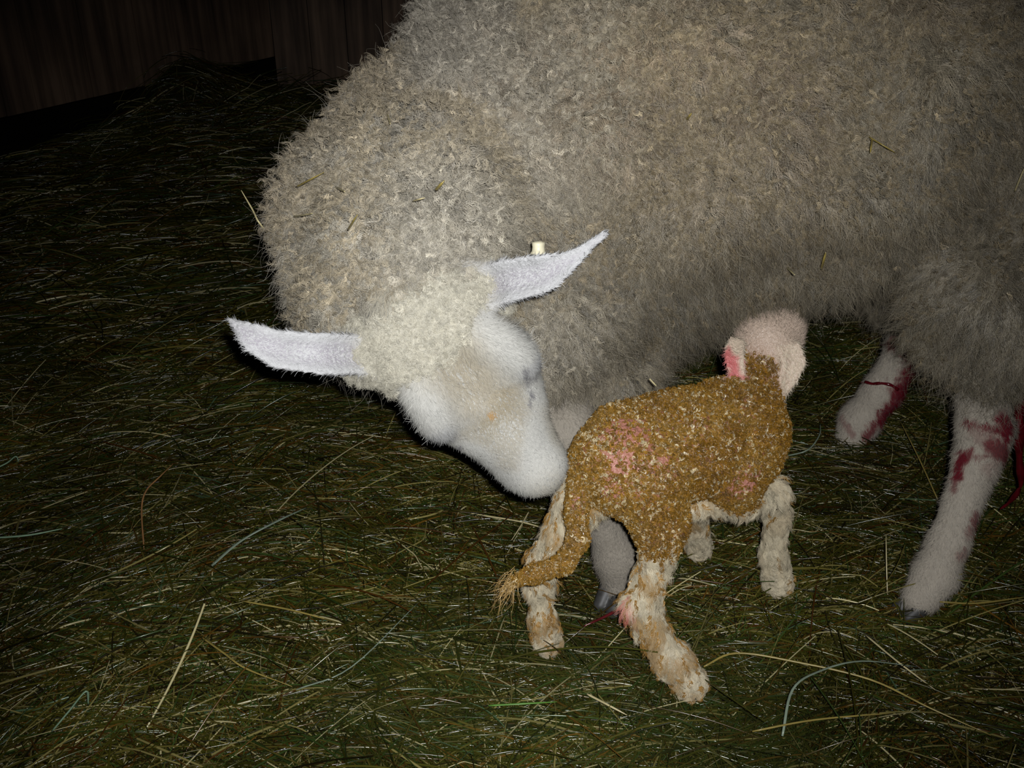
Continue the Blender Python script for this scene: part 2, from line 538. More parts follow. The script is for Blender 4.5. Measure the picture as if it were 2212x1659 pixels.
def hay_strands(n, y0, y1, lmin, lmax, rmin, rmax, pw=1.0, dz=(-0.03, 0.012), up=0.03):
    u = rng.random(n) ** pw
    y = y0 + (y1 - y0) * u
    half = 0.53 * (y * 0.883 + 0.43) + 0.14
    x = rng.uniform(-1, 1, n) * half
    side = (np.stack([x, y], -1) - wa[:2]) @ WALLN
    eye_side = (EYE[:2] - wa[:2]) @ WALLN
    side = side * np.sign(eye_side)
    keep = (x < 0.25 + 0.55 * y) & (side > 0.04) & (y < wb[1] - 0.03 + 0.07 * (x - wb[0]))
    x, y = x[keep], y[keep]; n = len(x)
    p3 = np.stack([x, y, np.zeros(n)], -1)
    base = np.where(rng.random(n) < 0.45, rng.normal(0.10, 0.45, n), rng.uniform(-1.57, 1.57, n))
    az = base + (noise(p3, 3.0, 2) - 0.5) * 1.6 + (noise(p3, 11.0, 3) - 0.5) * 1.2
    L = lmin + (lmax - lmin) * rng.random(n) ** 1.6
    rise = rng.normal(0, 0.075, n)
    hi = rng.random(n) < up
    rise = np.where(hi, rng.uniform(0.12, 0.55, n), rise)
    S = 7
    s = np.linspace(-0.5, 0.5, S)
    bend = rng.normal(0, 0.09, n) * np.where(rng.random(n) < 0.2, 3.0, 1.0)
    kink = rng.random(n) < 0.15
    a = az[:, None] + bend[:, None] * s[None] * 2 + np.where(kink[:, None] & (s[None] > 0.05), rng.normal(0, 0.8, n)[:, None], 0)
    ds = L[:, None] / (S - 1)
    px = np.cumsum(np.cos(a) * ds, 1); py = np.cumsum(np.sin(a) * ds, 1)
    px = x[:, None] + px - px.mean(1, keepdims=True); py = y[:, None] + py - py.mean(1, keepdims=True)
    z0 = rng.uniform(dz[0], dz[1], n)
    pz = hay_height(px, py) * 0.6 + 0.4 * hay_height(x, y)[:, None] + z0[:, None] + rise[:, None] * L[:, None] * (s[None] + np.where(hi, 0.45, 0.0)[:, None]) - 0.10 * L[:, None] * (np.abs(s)[None]) ** 2 * 2
    # keep ends on the pen's side of the planks
    sd = ((np.stack([px, py], -1) - wa[:2]) @ WALLN) * np.sign(eye_side)
    push = np.maximum(0.02 - sd, 0) * np.sign(eye_side)
    px = px + push * WALLN[0]; py = py + push * WALLN[1]
    py = np.minimum(py, wb[1] - 0.01 + 0.07 * (px - wb[0]))
    r = rmin + (rmax - rmin) * rng.random(n) ** 2.2
    taper = 1 - 0.55 * np.abs(s + rng.uniform(-.2, .2, n)[:, None])
    c = HAYCOLS[rng.choice(len(HAYCOLS), n, p=HAYPROB)] * (0.6 + 0.8 * rng.random((n, 1)))
    c = c * (0.42 + 0.6 * noise(p3, 4.0, 21))[:, None] * (0.6 + 0.7 * noise(p3, 22.0, 22))[:, None]
    g = sstep(0.60, 0.78, noise(p3, 3.1, 33))[:, None]
    c = c * (1 - 0.25 * g) + g * 0.25 * np.array([0.045, 0.065, 0.016])
    return np.stack([px, py, pz], -1), r[:, None] * taper, c

def build_hay(k=1.0):
    parts = [hay_strands(int(66000 * k), 0.42, 1.95, 0.03, 0.20, 0.0004, 0.0012, 0.95, (-0.035, 0.010), 0.03),
             hay_strands(int(9000 * k), 0.42, 1.95, 0.06, 0.24, 0.0007, 0.0016, 0.95, (-0.02, 0.012), 0.04),
             hay_strands(int(48000 * k), 1.8, 5.0, 0.06, 0.28, 0.0009, 0.0022, 1.1)]
    # the heap by the wall stands up more
    m = G(400, 230)
    q = hay_strands(int(16000 * k), 2.2, 5.0, 0.08, 0.26, 0.0008, 0.0018, 1.0, (-0.02, 0.05), 0.25)
    sel = ((q[0][:, 3, 0] - m[0]) / 0.9) ** 2 + ((q[0][:, 3, 1] - m[1]) / 0.5) ** 2 < 1
    parts.append(tuple(a[sel] for a in q))
    o = hair_obj('hay', np.concatenate([p[0] for p in parts]), np.concatenate([p[1] for p in parts]), np.concatenate([p[2] for p in parts]), M_HAY)
    tag(o, 'loose layer of damp olive and golden hay covering the floor', 'hay', kind='stuff')
build_hay()

# ------------------------------------------------------------------ the ewe
BASE_EWE = np.array([0.32, 1.28, 0.0])
YC = 1.30
ewe = Body()
sA = np.array([0.14, YC, 0.573]); sB = np.array([0.36, YC + 0.02, 0.632]); sC = np.array([0.66, YC + 0.03, 0.635])
ewe.chain([(sA, 0.262), (sB, 0.238), (sC, 0.225), (sC + np.array([0.2, 0, 0.0]), 0.17)], 0.06, 'fleece', ys=0.88, yc=YC)
ewe.cone(sA + np.array([-0.02, -0.02, 0.10]), P(905, 410, 1.16), 0.160, 0.100, 0.06, 'fleece')
ewe.chain([(P(898, 410, 1.16), 0.100), (P(880, 500, 1.10), 0.093), (P(893, 568, 1.05), 0.075), (P(920, 640, 1.03), 0.060)], 0.05, 'fleece')
ewe.cone(P(785, 565, 1.17), P(900, 560, 1.12), 0.062, 0.09, 0.05, 'fleece')
ewe.cone(P(1220, 690, 1.25), P(1310, 770, 1.28), 0.10, 0.05, 0.06, 'fleece')            # brisket
ewe.chain([((0.15, YC - 0.01, 0.548), 0.220), ((0.21, YC - 0.01, 0.57), 0.190)], 0.05, 'fleece', ys=0.9, yc=YC)   # low belly
# near thigh
ewe.chain([(sC + np.array([0.07, -0.09, -0.01]), 0.125), (P(2160, 600, 1.24), 0.078), (P(2145, 720, 1.28), 0.048), (P(2125, 800, 1.31), 0.034)], 0.05, 'fleece')
ewe.chain([(P(2122, 810, 1.31), 0.034), (P(2125, 930, 1.345), 0.031), (P(2112, 990, 1.355), 0.027), (P(2050, 1170, 1.365), 0.0235), (P(2020, 1245, 1.37), 0.027), (P(1990, 1290, 1.365), 0.024)], 0.015, 'leg')
ewe.cone(P(2155, 925, 1.36), P(2150, 960, 1.36), 0.018, 0.014, 0.02, 'leg')              # point of hock
# far hind leg
ewe.chain([(sC + np.array([-0.05, 0.12, -0.1]), 0.13), (P(1975, 640, 1.60), 0.05)], 0.05, 'fleece')
ewe.chain([(P(1975, 640, 1.60), 0.040), (P(1968, 735, 1.66), 0.031), (P(1905, 845, 1.71), 0.028), (P(1858, 910, 1.74), 0.030), (P(1840, 945, 1.745), 0.026)], 0.02, 'leg')
# front legs
ewe.chain([(P(1150, 760, 1.27), 0.06), (P(1205, 860, 1.26), 0.032), (P(1216, 925, 1.24), 0.037), (P(1280, 1080, 1.32), 0.0215), (P(1332, 1200, 1.365), 0.0265), (P(1338, 1262, 1.378), 0.022)], 0.02, 'leg')
ewe.chain([(P(1080, 760, 1.40), 0.055), (P(1110, 850, 1.44), 0.030), (P(1130, 930, 1.48), 0.021), (P(1140, 995, 1.50), 0.022)], 0.02, 'leg')
# head
HM = P(1035, 850, 0.985)
HT = P(1212, 1082, 1.055)
ha = nrm(HT - HM)
hl0 = P(1150, 770, 0.985) - P(905, 940, 0.985)
hl = nrm(hl0 - (hl0 @ ha) * ha)
hn = np.cross(ha, hl)
HL = np.linalg.norm(HT - HM)
def H(a, l, n): return HM + a * ha + l * hl + n * hn
HAX = np.array([ha, hl, hn])
ewe.ell(H(-0.068, 0, -0.066), HAX, (0.055, 0.054, 0.050), 0.03, 'poll')
ewe.ell(H(-0.058, -0.036, -0.060), HAX, (0.034, 0.024, 0.036), 0.03, 'poll')
ewe.ell(H(-0.015, 0, -0.056), HAX, (0.072, 0.054, 0.044), 0.03, 'face')
for sd in (-1, 1):
    ewe.ell(H(-0.012, sd * 0.044, -0.031), np.array([nrm(ha + 0.25 * sd * hl), nrm(hl - 0.25 * sd * ha), hn]), (0.046, 0.022, 0.026), 0.018, 'face')     # brow over the eye
    ewe.cone(H(0.015, sd * 0.050, -0.052), H(0.065, sd * 0.034, -0.056), 0.0135, 0.013, 0.02, 'face')
    ewe.ell(H(0.006, sd * 0.056, -0.044), HAX, (0.020, 0.011, 0.013), 0.010, 'face')      # rim of the orbit
    ewe.cone(H(0.028, sd * 0.039, -0.054), H(0.110, sd * 0.018, -0.050), 0.021, 0.015, 0.02, 'face')   # cheek line
ewe.cone(H(0.015, 0, -0.052), H(HL - 0.034, 0, -0.034), 0.036, 0.026, 0.025, 'face')
ewe.ell(H(HL - 0.026, 0, -0.034), HAX, (0.026, 0.029, 0.027), 0.015, 'face')
ewe.cone(H(-0.080, 0, -0.010), H(0.005, 0, -0.008), 0.008, 0.006, 0.02, 'face', sub=True)  # hollow between the brows
ewe.cone(H(-0.04, -0.016, -0.104), H(HL - 0.026, -0.019, -0.058), 0.038, 0.0195, 0.02, 'face')       # jaw
for sd in (-1, 1):
    ewe.ell(H(HL - 0.006, sd * 0.017, -0.026), np.array([nrm(ha + 0.5 * sd * hl), nrm(hl - 0.5 * sd * ha), hn]), (0.012, 0.0035, 0.004), 0.006, 'face', sub=True)  # nostril
    ewe.cone(H(0.055, sd * 0.040, -0.078), H(HL, sd * 0.026, -0.056), 0.003, 0.003, 0.008, 'face', sub=True)  # mouth line
    ewe.ell(H(0.016, sd * 0.070, -0.045), HAX, (0.015, 0.011, 0.009), 0.006, 'face', sub=True)                # eye hollow
# ears
up = UPV
def img(dx, dy): return nrm(dx * RGT - dy * UPV)
k = 0.96 / F_PX
ewe.ear([P(800, 767, 1.0), P(700, 765, 0.965), P(610, 757, 0.95), P(550, 730, 0.945), P(500, 694, 0.95)],
        [img(0.05, -1), img(0, -1), img(0.10, -1), img(0.45, -1), img(0.75, -0.7)],
        [0.018, 0.0205, 0.0185, 0.014, 0.003], [-0.010, -0.012, -0.010, -0.006, 0], 0.0040)
ewe.ear([P(1035, 628, 1.01), P(1105, 607, 0.985), P(1180, 592, 0.97), P(1238, 560, 0.965), P(1303, 507, 0.965)],
        [img(-0.20, -1), img(-0.18, -1), img(-0.3, -1), img(-0.5, -0.9), img(-0.6, -0.8)],
        [0.020, 0.0210, 0.0185, 0.0085, 0.003], [0.010, 0.013, 0.013, 0.010, 0.002], 0.0040)
for c in (P(795, 765, 1.01), P(1045, 625, 1.02)):
    ewe.ell(c, HAX, (0.024, 0.024, 0.018), 0.015, 'poll')

EV, EQ = ewe.mesh(0.0036)
EN, EA = vert_normals(EV, EQ)
EW = ewe.weights(EV)
lump = EW.get('fleece', 0) * (0.046 * (noise(EV, 11, 81) - 0.55) + 0.024 * (noise(EV, 26, 82) - 0.5))
EV = EV + EN * lump[:, None]
EN, EA = vert_normals(EV, EQ)
for t in ('fleece', 'poll', 'face', 'ear', 'leg'):
    EW.setdefault(t, np.zeros(len(EV)))

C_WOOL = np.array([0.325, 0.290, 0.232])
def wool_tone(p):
    """The fleece is cream near the head, dirtier and greyer along flank and belly, with underside shade painted in."""
    dirt_shade = sstep(0.80, 0.42, p[:, 2]) * sstep(-0.02, 0.16, p[:, 0])  # dirty lower wool, plus shade of the downward-facing flank painted into the colour
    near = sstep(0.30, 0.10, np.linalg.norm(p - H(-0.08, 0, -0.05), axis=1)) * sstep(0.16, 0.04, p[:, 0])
    c = C_WOOL * (1 - 0.48 * dirt_shade)[:, None] * (1 - sstep(-0.1, 0.15, p[:, 0])[:, None] * np.array([0.0, 0.045, 0.16]))
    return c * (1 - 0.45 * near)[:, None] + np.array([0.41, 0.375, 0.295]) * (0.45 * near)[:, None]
C_POLL = np.array([0.50, 0.465, 0.37])
C_FACE = np.array([0.525, 0.512, 0.47])
C_EAR = np.array([0.54, 0.535, 0.535])
C_LEG = np.array([0.46, 0.405, 0.33])
C_BLOODY = np.array([0.15, 0.008, 0.016])

from mathutils.bvhtree import BVHTree
from mathutils import Vector
bvh = BVHTree.FromPolygons([Vector(v) for v in EV], [tuple(int(i) for i in q) for q in EQ])
def on_ewe(px, py, lift=0.0, fallback=1.3):
    """Point of the ewe's own surface met by the sight line of a photo pixel (lifted back along it)."""
    d = nrm(FWD + (px - CX) / F_PX * RGT - (py - CY) / F_PX * UPV)
    h = bvh.ray_cast(Vector(EYE), Vector(d))
    if h[0] is None: return P(px, py, fallback)
    return np.array(h[0]) - d * lift / max(0.45, -float(d @ np.array(h[1])))

BLOOD = []
for a, b, r, st in (((1990, 705), (1988, 770), 0.026, 1), ((1985, 780), (1950, 845), 0.022, 1), ((1945, 850), (1905, 905), 0.015, 1), ((1900, 905), (1870, 940), 0.010, .9),
                    ((1945, 700), (1925, 745), 0.011, .9), ((1960, 690), (1975, 730), 0.012, .8), ((1868, 826), (1945, 838), 0.003, 1), ((1820, 900), (1840, 935), 0.007, .5),
                    ((2165, 905), (2175, 935), 0.014, 1), ((2150, 960), (2170, 985), 0.012, .9), ((2078, 985), (2068, 1030), 0.008, 1), ((2095, 975), (2085, 992), 0.006, .9), ((2066, 1035), (2062, 1060), 0.005, .7),
                    ((2088, 912), (2132, 920), 0.005, .9), ((2110, 985), (2160, 988), 0.005, .7), ((2130, 1098), (2108, 1125), 0.008, .8), ((2105, 1130), (2088, 1150), 0.006, .6), ((2085, 1185), (2075, 1200), 0.006, .5), ((2105, 920), (2140, 960), 0.012, .35), ((2150, 1000), (2140, 1080), 0.012, .3)):
    BLOOD.append((on_ewe(*a), on_ewe(*b), r, st))
def blood(p):
    """Blood stains on the hind legs: streaks with shapes of their own."""
    m = np.zeros(len(p))
    for a, b, r, st in BLOOD:
        ab = b - a
        t = np.clip(((p - a) @ ab) / max(ab @ ab, 1e-9), 0, 1)
        d = np.linalg.norm(p - a - t[:, None] * ab, axis=1)
        m = np.maximum(m, st * (1 - sstep(0.55 * r, 1.35 * r, d + 1.1 * r * (noise(p, 170, 4) - 0.5))))
    return m

def ewe_colour(p, W, hair=False):
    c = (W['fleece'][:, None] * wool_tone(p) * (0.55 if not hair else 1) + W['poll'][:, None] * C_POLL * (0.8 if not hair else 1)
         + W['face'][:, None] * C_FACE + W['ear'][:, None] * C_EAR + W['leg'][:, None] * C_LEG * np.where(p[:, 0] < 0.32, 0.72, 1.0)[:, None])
    w = blood(p) * (1 - W['face'])
    c = c * (1 - w[:, None]) + w[:, None] * C_BLOODY
    return c
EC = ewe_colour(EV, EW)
# pink inside the ears, pale rims
EC = EC * (0.93 + 0.14 * noise(EV, 90, 8))[:, None]
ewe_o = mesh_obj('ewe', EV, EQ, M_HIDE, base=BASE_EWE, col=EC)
tag(ewe_o, 'white-faced woolly ewe standing over and sniffing her newborn lamb', 'sheep')

def near_side(n):
    """More strands where a visitor standing around the pen's front would look."""
    return np.clip(0.35 + 0.9 * sstep(0.45, -0.25, n[:, 1]), 0, 1.25)

def tangent(d, n):
    d = np.broadcast_to(d, n.shape)
    return d - (d * n).sum(1, keepdims=True) * n

def ear_u(p):
    """How far across the ear a point lies: 0 on its axis, 1 on its rim."""
    out = np.full(len(p), 9.0)
    for pr in ewe.prims:
        if pr[0] != 'ear': continue
        path, hw = pr[1], pr[3]
        for i in range(len(path) - 1):
            ab = path[i + 1] - path[i]; t = np.clip(((p - path[i]) @ ab) / (ab @ ab), 0, 1)
            d = np.linalg.norm(p - path[i] - t[:, None] * ab, axis=1) / (hw[i] + t * (hw[i + 1] - hw[i]))
            out = np.minimum(out, d)
    return out

# fleece: curled locks over the whole trunk, neck and thighs
flw = sstep(0.35, 0.75, EW['fleece']) * near_side(EN)
NL = 26000
r_, n_, fb = scatter(EV, EQ, EN, EA, flw, NL)
curly = sstep(0.42, -0.02, r_[:, 0]) * 0.8 + 0.2
dn = n_ * 0.9 + np.array([0, 0, -0.34]) + (noise(r_, 9, 1) - 0.5)[:, None] * np.array([0.7, 0, 0.4]) + rng.normal(size=r_.shape) * 0.30
ln = (0.029 + 0.016 * noise(r_, 14, 3)) * (0.85 + 0.3 * rng.random(NL)) * (0.55 + 0.45 * sstep(0.6, 0.95, interp(EQ, EW['fleece'], fb))) * (0.45 + 0.55 * sstep(0.06, 0.15, np.linalg.norm(r_ - H(-0.06, 0, -0.06), axis=1)))
ln = ln * (0.55 + 0.45 * sstep(0.02, 0.12, np.linalg.norm(r_ - P(2122, 800, 1.30), axis=1)))
tone = (0.62 + 0.56 * noise(r_, 16, 7))[:, None] * (0.50 + 1.0 * rng.random((NL, 1)))
warm = sstep(0.42, 0.66, noise(r_, 5.0, 13))[:, None] * sstep(-0.15, 0.15, r_[:, 0])[:, None]
warm = warm * sstep(0.45, 0.7, r_[:, 2])[:, None]
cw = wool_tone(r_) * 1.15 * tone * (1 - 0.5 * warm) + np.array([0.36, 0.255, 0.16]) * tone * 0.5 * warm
p1 = locks(r_, n_, dn, ln, 0.0022 + 0.0010 * curly, 1.0 + 0.7 * curly, 13, 0.0052, 15, 0.00022, cw, sag=0.20, start=0.35, cvar=0.16, clump=0.36)
NF = 70000
r2, n2, fb2 = scatter(EV, EQ, EN, EA, flw, NF)
d2 = n2 * 0.85 + np.array([0, 0, -0.35]) + rng.normal(size=r2.shape) * 0.55
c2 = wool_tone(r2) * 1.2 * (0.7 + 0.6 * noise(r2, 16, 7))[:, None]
p2 = fuzz(r2, d2, (0.030 + 0.018 * rng.random(NF)) * (0.4 + 0.6 * sstep(0.06, 0.16, np.linalg.norm(r2 - H(-0.06, 0, -0.06), axis=1))), 0.00015, c2, 0.24, 9, 0.2, 0.3, curv=0.6)
hair_obj('fleece', p1[0], p1[1], p1[2], M_WOOL, ewe_o, n_)
hair_obj('loose_wool', p2[0], p2[1], p2[2], M_WOOL, ewe_o, n2)

# tight bright ringlets at the fleece's surface
NR = 30000
r_, n_, fb = scatter(EV, EQ, EN, EA, flw * (0.35 + 0.65 * sstep(0.5, -0.05, EV[:, 0])) * (0.3 + 0.7 * sstep(0.38, 0.6, EV[:, 2])), NR)
out = (0.018 + 0.013 * rng.random(NR)) * (0.4 + 0.6 * sstep(0.06, 0.15, np.linalg.norm(r_ - H(-0.06, 0, -0.06), axis=1))) * (0.55 + 0.45 * sstep(0.6, 0.95, interp(EQ, EW['fleece'], fb)))
dn = n_ * 0.45 + np.array([0, 0, -0.35]) + rng.normal(size=r_.shape) * 0.5
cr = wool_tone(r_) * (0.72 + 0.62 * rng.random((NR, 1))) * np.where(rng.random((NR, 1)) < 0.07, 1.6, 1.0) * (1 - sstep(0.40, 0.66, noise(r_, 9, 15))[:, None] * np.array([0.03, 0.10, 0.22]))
p1 = locks(r_ + n_ * out[:, None], n_, dn, 0.008 + 0.008 * rng.random(NR), 0.0013 + 0.0012 * rng.random(NR), 1.2, 9, 0.0026, 13, 0.00018, cr, start=0.05, clump=0.7, cvar=0.2, jl=0.3)
hair_obj('wool_ringlets', p1[0], p1[1], p1[2], M_WOOL, ewe_o, n_)

# short cream curls on the poll
pw = sstep(0.25, 0.6, EW['poll']) * (0.3 + near_side(EN)) * sstep(-0.115, -0.085, (EV - HM) @ ha)
r_, n_, fb = scatter(EV, EQ, EN, EA, pw, 5200)
dn = n_ * 0.7 + rng.normal(size=r_.shape) * 0.45 + tangent(ha, n_) * 0.3
p1 = locks(r_, n_, dn, 0.010 + 0.005 * rng.random(len(r_)), 0.0024, 1.4, 8, 0.0022, 12, 0.00024, C_POLL * (0.75 + 0.5 * rng.random((len(r_), 1))), start=0.15, clump=0.5)
hair_obj('poll_curls', p1[0], p1[1], p1[2], M_WOOL, ewe_o, n_)

# short white hair on face and ears
fw = (EW['face'] + EW['ear'] * 0.9 + 0.5 * EW['poll'] * (1 - sstep(0.4, 0.8, EW['poll'])))
r_, n_, fb = scatter(EV, EQ, EN, EA, fw, 75000)
we = interp(EQ, EW['ear'], fb)
rel = r_ - HM
aa = rel @ ha; ll = rel @ hl
flow = ha[None] * 1.0 + hl[None] * (ll * 9.0 * sstep(0.03, -0.05, aa))[:, None]
eard = np.where((ll > 0)[:, None], img(1, -0.35)[None], img(-1, -0.05)[None])
flow = flow * (1 - we)[:, None] + eard * we[:, None]
swirl = np.stack([noise(r_, 45, s) - 0.5 for s in (31, 32, 33)], 1)
d = nrm(tangent(flow, n_)) + n_ * (0.14 + 0.14 * rng.random((len(r_), 1))) + swirl * 0.8 + rng.normal(size=r_.shape) * 0.16
lf = (0.0042 - 0.0014 * we + 0.0060 * sstep(0.05, -0.03, aa) * (1 - we) + 0.0016 * rng.random(len(r_)))
ch = ewe_colour(r_, {k: interp(EQ, v, fb) for k, v in EW.items()}, True)
fc = np.abs(ll + 0.006 * (noise(r_, 60, 44) - 0.5))
fawn = (np.clip(0.85 * sstep(0.046, 0.008, fc) * sstep(0.085, 0.0, aa) + 0.5 * sstep(0.5, 0.75, noise(r_, 26, 41)) + 0.45 * sstep(HL - 0.06, HL - 0.01, aa) * sstep(0.03, 0.008, fc), 0, 1) * (1 - we))[:, None]
ch = ch * (1 - fawn) + np.array([0.385, 0.33, 0.235]) * fawn
grey = ((sstep(0.020, 0.008, np.abs(aa - 0.022)) * sstep(0.036, 0.050, np.abs(ll))) * (1 - we))[:, None] * 0.45     # grey skin showing at the eye corners
ch = ch * (1 - grey) + np.array([0.34, 0.34, 0.36]) * grey
for (a_, b_, w_) in (((1128, 792), (1149, 852), 0.0030), ((1146, 852), (1140, 875), 0.002), ((905, 950), (990, 962), 0.0028), ((968, 968), (1088, 1052), 0.0022)):
    A_, B_ = on_ewe(*a_), on_ewe(*b_); t_ = np.clip(((r_ - A_) @ (B_ - A_)) / ((B_ - A_) @ (B_ - A_)), 0, 1)
    k_ = sstep(1.6 * w_, 0.4 * w_, np.linalg.norm(r_ - A_ - t_[:, None] * (B_ - A_), axis=1))[:, None] * 0.75      # skin creases at the eyes and lip
    ch = ch * (1 - k_) + np.array([0.16, 0.155, 0.165]) * k_
spot = sstep(0.0055, 0.003, np.linalg.norm(r_ - on_ewe(1061, 893), axis=1))[:, None] * 0.7
ch = ch * (1 - spot) + np.array([0.50, 0.27, 0.08]) * spot
inner = (we * sstep(0.95, 0.35, ear_u(r_) + 0.25 * (noise(r_, 40, 47) - 0.5)))[:, None]      # thin-haired grey-pink cup inside a pale rim
ch = ch * (1 - 0.85 * inner) + np.array([0.35, 0.315, 0.36]) * 0.85 * inner
lf = lf * (1 - 0.35 * inner[:, 0]) * (1 + 0.5 * we * sstep(0.8, 1.0, ear_u(r_)))
p1 = fuzz(r_, d, lf, 0.00021, ch, 0.05, 5, 0.07)
hair_obj('face_hair', p1[0], p1[1], p1[2], M_FACE, ewe_o, n_)

# leg hair
lw = EW['leg'] + 0.4 * EW['fleece'] * sstep(0.02, 0.2, EW['leg'])
r_, n_, fb = scatter(EV, EQ, EN, EA, lw, 60000)
swirl = np.stack([noise(r_, 40, s) - 0.5 for s in (51, 52, 53)], 1)
d = n_ * 0.25 + nrm(tangent(np.array([0.25, 0, -1.0]), n_)) + swirl * 0.9 + rng.normal(size=r_.shape) * 0.2
W_ = {k: interp(EQ, v, fb) for k, v in EW.items()}
p1 = fuzz(r_, d, 0.006 + 0.005 * rng.random(len(r_)), 0.00023, ewe_colour(r_, W_, True) * (0.85 + 0.3 * rng.random((len(r_), 1))), 0.08, 5, 0.1)
hair_obj('leg_hair', p1[0], p1[1], p1[2], M_FACE, ewe_o, n_)

# eyes and lashes
def ball(c, r, n=14, sc=(1, 1, 1)):
    V, Fc = [], []
    for i in range(n + 1):
        for j in range(2 * n):
            t, f = math.pi * i / n, math.pi * j / n
            V.append(c + r * np.array([math.sin(t) * math.cos(f) * sc[0], math.sin(t) * math.sin(f) * sc[1], math.cos(t) * sc[2]]))
    for i in range(n):
        for j in range(2 * n):
            Fc.append((i * 2 * n + j, (i + 1) * 2 * n + j, (i + 1) * 2 * n + (j + 1) % (2 * n), i * 2 * n + (j + 1) % (2 * n)))
    return V, Fc
for sd in (-1, 1):
    V, Fc = ball(H(0.014, sd * 0.052, -0.050), 0.0135)
    eye = mesh_obj('eye', V, Fc, M_EYE, ewe_o)
    n = 46
    rt = np.array([H(0.000 + 0.034 * t, sd * (0.063 - 0.006 * t), -0.038) for t in rng.random(n)])
    d = nrm(sd * hl * 0.8 + ha * 0.25 - hn * 0.45)[None] + rng.normal(size=(n, 3)) * 0.2
    p1 = fuzz(rt, d, 0.012 + 0.006 * rng.random(n), 0.00022, np.tile(C_FACE, (n, 1)), 0.03, 5)
    hair_obj('eyelashes', p1[0], p1[1], p1[2], M_FACE, ewe_o, np.tile(hn, (n, 1)))

# cream ear stud behind the far ear
ta = P(1163, 553, 0.985); tu = nrm(UPV * 1.0 - FWD * 0.25)
prof = [(0.0, 0.0), (0.0080, 0.0), (0.0080, 0.003), (0.0066, 0.0045), (0.0060, 0.009), (0.0064, 0.0105), (0.0064, 0.0135), (0.0046, 0.0135), (0.0040, 0.011), (0.0, 0.011)]
te1 = nrm(np.cross(tu, FWD)); te2 = np.cross(tu, te1)
V, Fc = [], []
for r, z in prof:
    for j in range(24):
        a = 2 * math.pi * j / 24
        V.append(ta + tu * z + r * (math.cos(a) * te1 + math.sin(a) * te2))
for i in range(len(prof) - 1):
    for j in range(24):
        Fc.append((i * 24 + j, i * 24 + (j + 1) % 24, (i + 1) * 24 + (j + 1) % 24, (i + 1) * 24 + j))
et = mesh_obj('ear_tag', V, Fc, M_TAG, ewe_o)
et['label'] = 'cream plastic stud'

# hooves
def hoof(name, c, fwd, parent, s=1.0):
    fwd = nrm(np.array([fwd[0], fwd[1], 0])); sd = np.array([-fwd[1], fwd[0], 0])
    b = Body()
    for k in (-1, 1):
        b.cone(c + sd * k * 0.011 * s + np.array([0, 0, 0.008 * s]), c + sd * k * 0.010 * s + fwd * 0.022 * s + np.array([0, 0, -0.010 * s]), 0.013 * s, 0.010 * s, 0.003)
    V, Q = b.mesh(0.0025)
    return mesh_obj(name, V, Q, M_HOOF, parent)
hoof('hoof', P(1985, 1303, 1.37), (-0.9, -0.3), ewe_o)
hoof('hoof', P(1838, 952, 1.748), (-0.9, -0.3), ewe_o)
hoof('hoof', P(1330, 1283, 1.38), (-0.6, -0.8), ewe_o)
hoof('hoof', P(1140, 1003, 1.505), (-0.9, -0.4), ewe_o)

# blood: a strand round the far hind leg, and the cord hanging behind the near one
pts = spline([on_ewe(x, y, 0.004) for x, y in ((1869, 825), (1885, 829), (1905, 828), (1925, 832), (1940, 842))], 24)
V, Fc = tube(pts, 0.0026 + 0.0004 * np.sin(np.arange(24) * 0.9), 8)
mesh_obj('blood_strand', V, Fc, M_BLOOD, ewe_o)['label'] = 'dark red strand round the far hind leg'
pts = spline([P(2230, 790, 1.40), P(2212, 850, 1.40), P(2200, 905, 1.41), P(2202, 990, 1.42), P(2204, 1050, 1.43), P(2180, 1085, 1.45), P(2160, 1100, 1.46)], 40)
V, Fc = tube(pts, np.interp(np.arange(40), [0, 10, 16, 24, 32, 39], [0.008, 0.009, 0.007, 0.004, 0.003, 0.0010]) * (1 + 0.25 * np.sin(np.arange(40) * 0.9)), 10)
mesh_obj('hanging_afterbirth', V, Fc, M_BLOOD, ewe_o)['label'] = 'dark red wet strand behind the near hind leg'

# ------------------------------------------------------------------ the lamb
BASE_LAMB = np.array([0.2, 1.02, 0.0])
lamb = Body()
rump = P(1354, 992, 1.145); mid = P(1470, 965, 1.185); shl = P(1585, 930, 1.225)
lamb.chain([(rump, 0.053), (mid, 0.057), (shl, 0.057)], 0.02, 'wool')
lamb.cone(P(1302, 995, 1.13), P(1350, 1020, 1.13), 0.034, 0.044, 0.02, 'wool')
lamb.cone(P(1335, 925, 1.15), P(1560, 885, 1.23), 0.025, 0.027, 0.02, 'wool')            # back line
lamb.cone(P(1560, 878, 1.24), P(1600, 908, 1.25), 0.028, 0.038, 0.02, 'wool')            # withers
lamb.cone(P(1625, 940, 1.24), P(1620, 985, 1.24), 0.040, 0.036, 0.02, 'wool')            # breast
# neck and head (seen from behind, muzzle hidden under the ewe)
lamb.chain([(P(1612, 890, 1.255), 0.038), (P(1640, 820, 1.265), 0.0225), (P(1643, 770, 1.275), 0.0215)], 0.02, 'wool')
lamb.cone(P(1655, 742, 1.285), P(1672, 720, 1.295), 0.039, 0.034, 0.015, 'head')
lamb.cone(P(1675, 718, 1.31), P(1705, 700, 1.37), 0.032, 0.020, 0.015, 'head')
# tail
lamb.chain([(P(1252, 1045, 1.125), 0.0125), (P(1245, 1110, 1.115), 0.0092), (P(1250, 1165, 1.118), 0.0088), (P(1218, 1218, 1.125), 0.0082), (P(1158, 1238, 1.125), 0.0078), (P(1120, 1250, 1.12), 0.0060)], 0.008, 'tail')
